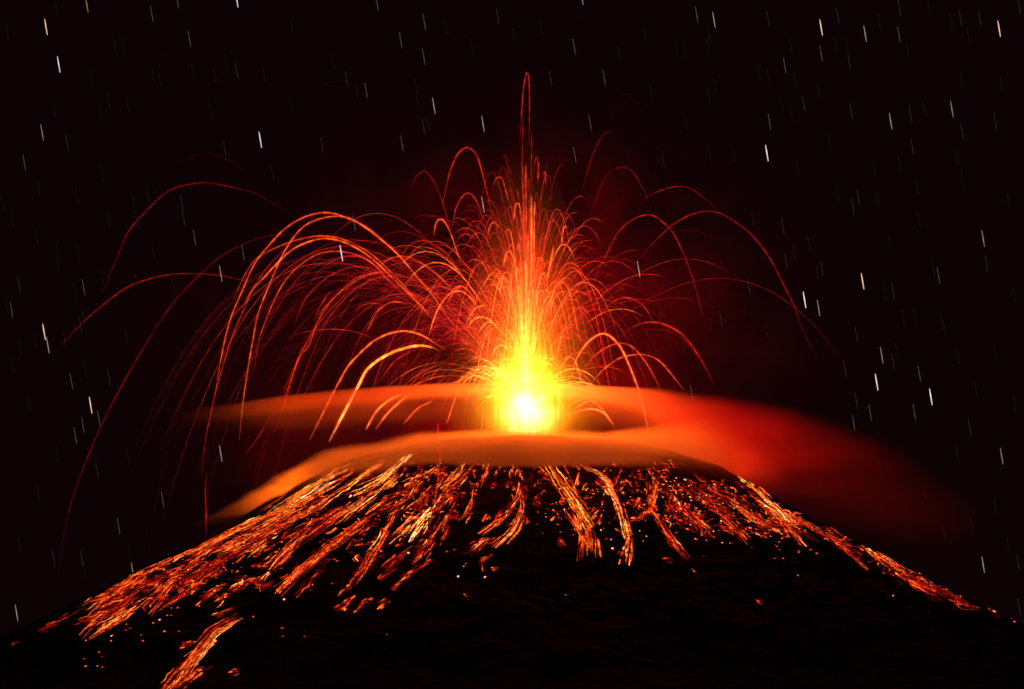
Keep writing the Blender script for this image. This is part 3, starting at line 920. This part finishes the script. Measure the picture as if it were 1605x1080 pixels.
# right flank
st([(1054, 776), (1060, 785), (1066, 794)], 3, 9, .64)
st([(1072, 795), (1090, 812), (1107, 828)], 5, 26, .54)
st([(1144, 783), (1165, 800), (1185, 815), (1207, 827)], 5, 30, .58)
st([(1180, 781), (1205, 800), (1229, 823)], 4, 26, .62)
st([(1150, 741), (1170, 758), (1190, 772), (1232, 809)], 5, 38, .68, "yellow to orange lava edge on the right skyline where the cloud lifts off")
st([(1138, 732), (1156, 746), (1174, 758)], 3, 22, .92, "glowing yellow hot spot on the right shoulder right under the cloud")
st([(1132, 810), (1150, 828), (1167, 846)], 5, 22, .52)
st([(1230, 828), (1245, 838), (1259, 852)], 4, 14, .56)
st([(1240, 808), (1270, 824), (1300, 842), (1342, 878)], 4, 26, .48)
st([(1245, 815), (1252, 822)], 3, 6, .5)
st([(1285, 810), (1315, 826), (1345, 848)], 8, 22, .36)
st([(1330, 836), (1360, 858), (1395, 882), (1428, 903)], 6, 46, .60, "main orange lava lane along the lower right skyline")
st([(1345, 849), (1360, 862), (1376, 876)], 4, 16, .62)
st([(1430, 880), (1450, 895), (1472, 908)], 4, 16, .62)
st([(1445, 906), (1460, 914), (1475, 922)], 3, 10, .5)
st([(1418, 906), (1435, 918), (1460, 930)], 5, 14, .5)
st([(1480, 918), (1498, 930)], 3, 6, .42)
st([(1508, 930), (1518, 936), (1528, 943)], 3, 8, .54)
st([(1495, 938), (1510, 946)], 3, 5, .5)
st([(1552, 953), (1560, 958), (1570, 963)], 3, 7, .58, "last small orange lava streak near the foot of the right skyline")
st([(1184, 938), (1193, 947)], 3, 6, .58, "tiny orange lava patch alone on the black lower right slope")
st([(1110, 780), (1130, 800), (1150, 818)], 8, 22, .44)
st([(1075, 760), (1100, 778), (1125, 795)], 9, 20, .42)
st([(1090, 745), (1120, 768), (1145, 785)], 8, 18, .40)
st([(1045, 770), (1060, 800), (1080, 825)], 9, 18, .42)


# more runs of lava along the fall lines of the two lit flanks
def auto(n, region, size, heat_, seed, num=(5, 16)):
    r_ = np.random.default_rng(seed); k = 0
    while k < n:
        x, y = region(r_)
        q = hit([x], [y])[0]
        if np.isnan(q[0]): continue
        r0 = math.hypot(q[0] - VX, q[1]); a = math.atan2(q[1], q[0] - VX)
        rr = r0 + np.linspace(0, r_.uniform(*size), 5)
        aa = a + np.cumsum(r_.normal(0, .006, 5))
        W = np.stack([VX + rr * np.cos(aa), rr * np.sin(aa)], -1)
        W = np.c_[W, hfun(W[:, 0], W[:, 1])]
        u, v = proj(W)
        st(list(zip(u, v)), r_.uniform(2, 6), int(r_.integers(*num)), r_.uniform(*heat_))
        k += 1


def left_region(r):
    x = r.uniform(170, 690)
    t0 = np.interp(x, [170, 300, 430, 560, 690], [925, 862, 805, 732, 728]); t1 = np.interp(x, [170, 300, 430, 560, 690], [975, 935, 900, 872, 830])
    return x, t0 + (t1 - t0) * r.uniform(0, 1) ** 1.2


def right_region(r):
    x = r.uniform(1030, 1250)
    return x, np.interp(x, [1030, 1150, 1250], [738, 755, 812]) + r.uniform(.2, 4) * np.interp(x, [1030, 1150, 1250], [18, 20, 6])


auto(72, left_region, (1.5, 6), (.34, .58), 5, (3, 9))
auto(34, right_region, (.8, 3.5), (.34, .54), 6, (2, 7))
auto(30, lambda r: (r.uniform(640, 1040), 724 + 85 * r.uniform(0, 1) ** 1.4), (.8, 4.0), (.34, .56), 8, (2, 6))
auto(16, lambda r: (lambda x: (x, np.interp(x, [1270, 1400, 1520], [815, 888, 942]) + r.uniform(0, 12)))(r.uniform(1270, 1520)), (2, 6), (.32, .5), 9, (4, 10))


def stream(pts, width, n, h, seed):
    """a run of lava: glowing strands and lumps lying along the fall line in a bed of red-hot ashes"""
    r_ = np.random.default_rng(seed)
    q = smooth_line(pts, 40)
    total = np.linalg.norm(np.diff(q, axis=0), axis=1).sum()
    d = q[-1] - q[0]; d = d / np.linalg.norm(d); nrm = np.array([-d[1], d[0]])
    ex = 0.22 * total
    q = np.vstack([q[:1] - (q[1:2] - q[:1]) / np.linalg.norm(q[1] - q[0]) * ex, q, q[-1:] + (q[-1:] - q[-2:-1]) / np.linalg.norm(q[-1] - q[-2]) * ex])
    L = np.r_[0, np.cumsum(np.linalg.norm(np.diff(q, axis=0), axis=1))] - ex

    def lay(s, off, wob, lift):
        """lines along the run at fractions s, off pixels aside, laid on the mountain"""
        sx = np.interp(s * total, L, q[:, 0]); sy = np.interp(s * total, L, q[:, 1])
        sx = sx + nrm[0] * (off * (.6 + .6 * s) + wob); sy = sy + nrm[1] * (off * (.6 + .6 * s) + wob)
        Q = hit(sx.ravel(), sy.ravel()).reshape(*s.shape, 3)
        good = ~np.isnan(Q[..., 0]).any(1)
        good &= np.nan_to_num(np.linalg.norm(np.diff(Q, axis=1), axis=2), nan=99).max(1) < max(5.0, total * 0.05)
        Q = np.nan_to_num(Q)
        Q[..., 2] = hfun(Q[..., 0], Q[..., 1]) + lift
        return Q, good

    N = 12
    n = int(max(3, n * .85))
    c0 = r_.normal(.38, .34, n); ln = np.clip(r_.lognormal(math.log(0.33 * total), .6, n), 5, 0.9 * total) / total
    off = (np.clip(r_.standard_t(3, n), -2.2, 2.2) * .55 * width)[:, None]
    s = np.clip(np.clip(c0, -.15, 1.0)[:, None] + ln[:, None] * np.linspace(0, 1, N)[None], -.18, 1.2)
    wig = vnoise(s * total * 0.10 + r_.uniform(0, 90, n)[:, None], off + 0 * s, seed) * 1.5 * min(1.0, width / 4) \
        + vnoise(s * total * 0.30 + r_.uniform(0, 90, n)[:, None], off + 0 * s, seed + 1) * 0.55
    Q, good = lay(s, off, wig, 0.06)
    Q = Q[good]; n2 = len(Q)
    parts = []
    t_ = np.linspace(0, 1, N)[None]
    if n2:
        u_ = r_.uniform(0, 1, n2)
        hh = np.where(u_ < .50, h - .18, np.where(u_ < .91, h - .03, h + .13)) + r_.normal(0, .05, n2)
        hh = hh[:, None]
        tab = HC * np.array([1.25, .72, .7]) if h > .735 else LC
        rad = (r_.lognormal(math.log(.62), .4, n2))[:, None] * 0.1
        head = np.sqrt(np.clip(1 - t_, 0, 1)) * np.clip(t_ / .10, .2, 1)
        shp = np.where(r_.uniform(0, 1, n2)[:, None] < .6, head, np.sin(np.pi * np.clip(t_, .03, .97)))
        C = heat(hh + .06 * vnoise(t_ * 6 + np.arange(n2)[:, None] * 3.3, 0 * t_ + seed, 4), tab) * (0.12 + 0.88 * shp)[..., None]
        parts.append(tubes(Q, rad * (0.4 + 0.6 * shp), np.clip(C, 0, None), 4, 0.8))
    # the dull red bed, cooling to nothing at its edges
    nb = int(max(8, total / 3)); s = np.linspace(-0.02, 1.02, nb)
    w = np.array([-1.6, -.8, 0, .8, 1.6]) * (width * .6 + 1.2)
    S, W = np.meshgrid(s, w)
    for sh in (0, width, -width, 2 * width, -2 * width):
        Qb, gb = lay(S, W + sh, vnoise(S * total * .12, W * .2, seed) * 1.5, 0.03)
        if gb[1:4].all() and (gb[0] or gb[4]): break
    if gb[1:4].all() and (gb[0] or gb[4]):
        for a_, b_ in ((0, 1), (4, 3)):
            if not gb[a_]: Qb[a_] = Qb[b_] + np.array([0, .05, -.02])
        bed = np.array([.28, .004, .003]) * min(1.2, .5 + h) * (np.array([0, .75, 1, .75, 0])[:, None] * np.clip(np.minimum(S, 1 - S) / .2, 0, 1))[..., None]
        V = Qb.reshape(-1, 3); id_ = np.arange(5 * nb).reshape(5, nb)
        Fb = np.stack([id_[:-1, :-1], id_[:-1, 1:], id_[1:, 1:], id_[1:, :-1]], -1).reshape(-1, 4)
        return (join(parts) if parts else None), (V, Fb, bed.reshape(-1, 3))
    return (join(parts) if parts else None), None


for i, (pts, width, n, h, lab) in enumerate(ST):
    r = stream(pts, width, n, h, 300 + i)
    top_, bed_ = r
    if top_ is None and bed_ is None: continue
    if bed_ is not None and top_ is not None:
        nt = len(top_[1])
        me = mesh_np("lava_stream", *join([top_, bed_]))
        me.materials.append(M_LAVA); me.materials.append(M_ASH)
        mi = np.zeros(len(me.polygons), np.int32); mi[nt:] = 1
        me.polygons.foreach_set("material_index", mi)
        o = link("lava_stream", me)
    else:
        o = link("lava_stream", mesh_np("lava_stream", *(top_ or bed_)), M_LAVA if top_ is not None else M_ASH)
    mx = sum(p[0] for p in pts) / len(pts)
    if lab: tag(o, lab, "lava stream")
    elif mx < 700: tag(o, "narrow glowing lava streak among many on the crowded left flank", "lava stream", "lava streaks on the left flank")
    elif mx < 1040: tag(o, "narrow glowing lava streak among several below the middle of the cloud", "lava stream", "lava streaks below the middle")
    else: tag(o, "narrow glowing lava streak on the thinly lit right flank", "lava stream", "lava streaks on the right flank")

# countless finer flecks of lava between the streaks, one lot
n0 = len(ST)
auto(200, left_region, (.4, 2.2), (.34, .62), 15, (2, 4))
auto(170, right_region, (.3, 1.6), (.34, .56), 16, (2, 4))
auto(190, lambda r: (r.uniform(640, 1060), 722 + 95 * r.uniform(0, 1) ** 1.5), (.3, 2.2), (.34, .60), 18, (2, 4))
auto(50, lambda r: (lambda x: (x, np.interp(x, [1270, 1400, 1520], [812, 886, 942]) + r.uniform(0, 16)))(r.uniform(1270, 1520)), (.3, 1.6), (.34, .55), 19, (2, 4))
lot = []
for i, (pts, width, n, h, lab) in enumerate(ST[n0:]):
    r = stream(pts, width + 1.5, n, h, 2000 + i)[0]
    if r is not None: lot.append(r)
o = link("lava_flecks", mesh_np("lava_flecks", *join(lot)), M_LAVA)
tag(o, "fine glowing flecks of lava sprinkled between the streaks on the upper slopes", "lava flecks", None, "stuff")

# loose glowing rocks on the ashy slope
def rock_mesh(seed, h):
    r_ = np.random.default_rng(seed)
    t_ = (1 + 5 ** .5) / 2
    v = np.array([(-1, t_, 0), (1, t_, 0), (-1, -t_, 0), (1, -t_, 0), (0, -1, t_), (0, 1, t_), (0, -1, -t_), (0, 1, -t_),
                  (t_, 0, -1), (t_, 0, 1), (-t_, 0, -1), (-t_, 0, 1)]) / 1.9
    v = v * r_.uniform(.6, 1.3, (12, 1)) * np.array([1.0, 1.0, .8])
    f = [(0, 11, 5), (0, 5, 1), (0, 1, 7), (0, 7, 10), (0, 10, 11), (1, 5, 9), (5, 11, 4), (11, 10, 2), (10, 7, 6), (7, 1, 8),
         (3, 9, 4), (3, 4, 2), (3, 2, 6), (3, 6, 8), (3, 8, 9), (4, 9, 5), (2, 4, 11), (6, 2, 10), (8, 6, 7), (9, 8, 1)]
    me = mesh_np("glowing_rock", v, f, np.tile(heat(h, LC), (12, 1)) * r_.uniform(.4, 1.3, (12, 1)))
    me.materials.append(M_LAVA)
    return me


rocks = [rock_mesh(k, hh) for k, hh in enumerate([.36, .44, .52, .62, .78, .48, .56])]
RK = [(540, 903, .6), (700, 890, .5)]
ex = []
r_ = np.random.default_rng(77)
spots = []
known = [(186, 978), (280, 990), (262, 965), (174, 1005), (175, 997), (163, 990), (134, 1045), (160, 1030), (160, 1046), (224, 1005), (258, 990), (250, 972), (268, 965),
         (397, 967), (443, 998), (442, 985), (455, 915), (432, 930), (445, 940), (477, 998), (490, 917), (486, 925), (520, 915), (730, 884), (727, 888), (718, 904), (730, 935), (728, 932), (733, 940),
         (606, 995), (757, 893), (887, 933), (760, 905), (866, 790), (867, 800), (866, 762), (853, 770), (840, 780), (958, 846), (960, 860), (1085, 893), (1088, 896),
         (1103, 872), (1058, 808), (1056, 822), (1090, 845), (1132, 851), (1092, 846), (1218, 857), (1215, 855), (1270, 862), (1280, 868), (1400, 934), (1405, 900), (1404, 897), (1400, 902),
         (795, 820), (700, 865), (712, 862), (660, 872), (640, 867), (598, 850), (1590, 975), (1585, 970)]
for p in known: spots.append((p[0], p[1], r_.uniform(.8, 1.6)))
def scat(n, poly_fn, size):
    for _ in range(n):
        x, y = poly_fn(); spots.append((x, y, r_.uniform(*size)))
scat(120, lambda: (lambda x: (x, 740 + (x - 1040) * .34 + abs(r_.normal(0, 1)) * 38))(r_.uniform(1040, 1260)), (.6, 1.4))
scat(60, lambda: (r_.uniform(840, 1040), r_.uniform(735, 850)), (.5, 1.1))
scat(60, lambda: (lambda x: (x, 1085 - .62 * x + r_.uniform(-40, 60)))(r_.uniform(130, 640)), (.5, 1.3))
scat(40, lambda: (lambda x: (x, 815 + (x - 1300) * .55 + r_.uniform(0, 26)))(r_.uniform(1300, 1570)), (.5, 1.1))
scat(20, lambda: (r_.uniform(660, 830), r_.uniform(740, 850)), (.5, 1.0))
Qh = hit([s[0] for s in spots], [s[1] for s in spots])
nrk = 0
for (px, py, sz), q in zip(spots, Qh):
    if np.isnan(q[0]) or nrk >= 300: continue
    o = bpy.data.objects.new("glowing_rock", rocks[nrk % len(rocks)])
    o.location = (q[0], q[1], hfun(q[0], q[1]) + 0.05); o.scale = [sz * 0.1 * k_ for k_ in (1.7, 1.0, .9)]
    o.rotation_euler = (0, 0.45, math.atan2(q[1], q[0] - VX) + r_.normal(0, .25))
    col.objects.link(o); nrk += 1
    if px < 700: tag(o, "small glowing lava rock lying loose on the black left flank", "glowing rock", "glowing rocks on the left flank")
    elif px < 1040: tag(o, "small glowing lava rock lying loose below the middle of the cloud", "glowing rock", "glowing rocks below the middle")
    else: tag(o, "small glowing lava rock lying loose on the black right flank", "glowing rock", "glowing rocks on the right flank")

# ------------------------------------------------------------------ stars, drawn out by the sky's turning
#  x, top y, brightness class 0-4, colour
STARS = """136 -6 3 o;72 29 4 o;92 88 4 b;408 206 4 b;371 -14 4 b;238 9 2 w;278 -12 2 w;297 48 2 w;371 97 1 w;66 195 3 o;38 242 2 w;85 160 0 w;
352 220 1 w;505 215 1 w;427 257 0 w;285 305 1 w;288 330 1 w;305 360 2 w;346 416 3 o;381 383 2 w;535 384 4 b;131 437 2 w;18 473 2 w;69 507 4 o;126 495 1 w;30 433 1 w;
121 295 0 w;57 358 0 w;105 210 1 w;523 85 0 w;458 32 0 w;380 477 1 o;664 75 2 w;574 129 2 w;680 153 3 w;757 181 3 w;664 186 1 w;630 212 2 w;863 109 1 w;947 109 2 w;
925 180 2 w;901 230 2 w;757 308 3 w;555 337 2 w;1001 409 3 w;628 50 2 w;665 22 2 w;591 -8 2 w;543 110 1 w;900 60 2 w;848 30 0 w;780 12 1 w;912 -18 3 b;
1092 10 2 w;1119 18 3 w;1204 17 1 w;1287 30 4 o;1356 40 3 w;1409 41 2 w;1566 32 4 o;1505 15 1 w;1536 16 1 w;1598 -3 1 w;1287 71 2 w;1331 84 1 w;1230 90 2 w;1260 150 1 w;
1206 178 2 w;1202 227 4 w;1334 162 1 w;1396 177 3 w;1427 166 1 w;1492 158 3 o;1430 218 1 w;1500 235 0 w;1507 112 0 w;1560 178 1 w;1423 68 0 w;1227 341 1 w;1232 396 1 w;1288 408 1 w;
1313 290 0 w;1345 295 1 w;1337 310 1 w;1352 428 4 o;1541 361 3 o;1546 400 1 w;1471 419 2 w;1261 457 4 w;1283 470 3 o;1342 511 1 w;1400 443 1 w;1387 448 0 w;1508 193 1 w;1130 487 1 w;
1174 437 1 w;1416 485 0 w;1395 370 0 w;1382 544 3 o;1400 554 1 w;1374 586 4 w;1441 573 2 w;1459 609 4 w;1433 633 2 w;1364 634 2 w;1342 614 1 w;1520 658 1 w;1570 702 3 o;1541 872 3 w;
1596 868 1 w;1597 937 1 w;1523 810 0 w;1502 545 0 w;1325 567 1 w;75 528 3 w;112 585 2 w;142 622 4 o;155 643 2 w;130 653 2 w;118 670 2 w;152 725 1 w;346 698 3 w;
255 770 2 w;186 812 2 w;208 882 3 o;203 852 0 w;26 948 3 w;128 862 1 w;132 880 0 w;84 862 1 w;171 580 1 w;134 567 0 w;1338 650 2 w;1084 604 2 w;1313 12 1 w;1378 20 0 w;
1410 0 1 w;1456 0 0 w;1225 150 0 w;1328 60 0 w;1283 130 0 w;1490 20 0 w;1570 120 0 w;1240 60 0 w;1190 100 0 w;1075 180 0 w;1060 60 0 w;1010 40 0 w;970 70 0 w;740 60 0 w;700 30 0 w;
455 150 0 w;330 160 0 w;200 150 0 w;180 60 0 w;250 110 0 w;160 260 0 w;60 280 0 w;20 330 0 w;90 380 0 w;170 330 0 w;210 310 0 w;240 380 0 w;160 420 0 w;20 560 0 w;45 620 0 w;90 700 0 w;
60 760 0 w;30 840 0 w;200 700 0 w;1580 300 0 w;1590 450 0 w;1560 540 0 w;1480 500 0 w;1440 330 0 w;1370 250 0 w;1300 210 0 w;1250 250 0 w;1150 230 0 w;1120 120 0 w;1590 620 0 w;1500 700 0 w;
1560 780 0 w;1580 840 0 w;1450 760 0 w;1480 820 0 w;1530 600 0 w;1130 400 0 w;1180 330 0 w;1110 60 0 w;1020 130 0 w;1040 240 0 w"""
SD = 6000.0
BR = [0.009, 0.021, 0.065, 0.30, 1.0]
TINT = {'w': (1, .84, .78), 'o': (1, .62, .40), 'b': (.74, .76, 1.0)}
star_mesh = {}


def star(cls, tint):
    if (cls, tint) not in star_mesh:
        n = 8; s = np.linspace(0, 1, n)
        sc = SD / FPX
        Pt = np.stack([np.linspace(-2.2, 2.2, n) * sc, 0 * s, np.linspace(13, -13, n) * sc], -1)
        R = np.array([.6, .95, 1, 1, 1, 1, .95, .6]) * (0.55 if cls < 3 else (0.65 if cls == 3 else 0.8)) * sc
        C = np.tile(np.array(TINT[tint]) * BR[cls], (n, 1)) * (1 + .2 * np.sin(s * 9 + cls))[:, None]
        me = mesh_np("star", *tubes(Pt[None], R[None], C[None], 4))
        me.materials.append(M_STAR)
        star_mesh[(cls, tint)] = me
    return star_mesh[(cls, tint)]


SL = {(72, 29): "bright orange star streak topmost at the upper left corner", (92, 88): "bright blue-white star streak just below the orange one at upper left",
      (408, 206): "bright blue star streak alone above the large thin red arc", (371, -14): "bluish star streak cut by the top edge left of centre",
      (535, 384): "bright violet-blue star streak seen through the left lava fan", (69, 507): "bright star streak low at far left beside the flattest red arc",
      (1287, 30): "bright orange star streak nearest the top edge right of centre", (1566, 32): "brightest orange star streak at the upper right corner",
      (1202, 227): "bright white star streak alone right of the highest lava crest", (1352, 428): "bright orange star streak at mid height on the right",
      (1261, 457): "bright white star streak just beside the tail of the widest right arc", (1374, 586): "bright white star streak low right above the dim cloud",
      (1459, 609): "bright white star streak lowest right over the dim cloud's end", (142, 622): "bright orange star streak in the small group at left mid height"}
SG = ["barely visible grey star streak in the dark sky", "faint thin star streak in the dark sky", "pale thin star streak of middling brightness in the dark sky",
      "clear slim star streak, brighter than most in the dark sky", "bright star streak in the dark sky"]
r_ = np.random.default_rng(12)
for _ in range(75):
    STARS += ";%d %d 0 w" % (r_.uniform(0, 1600), r_.uniform(0, 560))
for s in STARS.replace("\n", "").split(";"):
    a = s.split()
    x, y, c, k = float(a[0]), float(a[1]), int(a[2]), a[3]
    o = bpy.data.objects.new("star", star(c, k))
    o.location = P(x, y + 13, SD - 500)
    o.rotation_euler = (PITCH, 0, 0)
    col.objects.link(o)
    lab = SL.get((int(x), int(y)))
    tag(o, lab or SG[c], "star", None if lab else "star streaks, brightness step %s" % ["lowest", "low", "middle", "high", "top"][c])
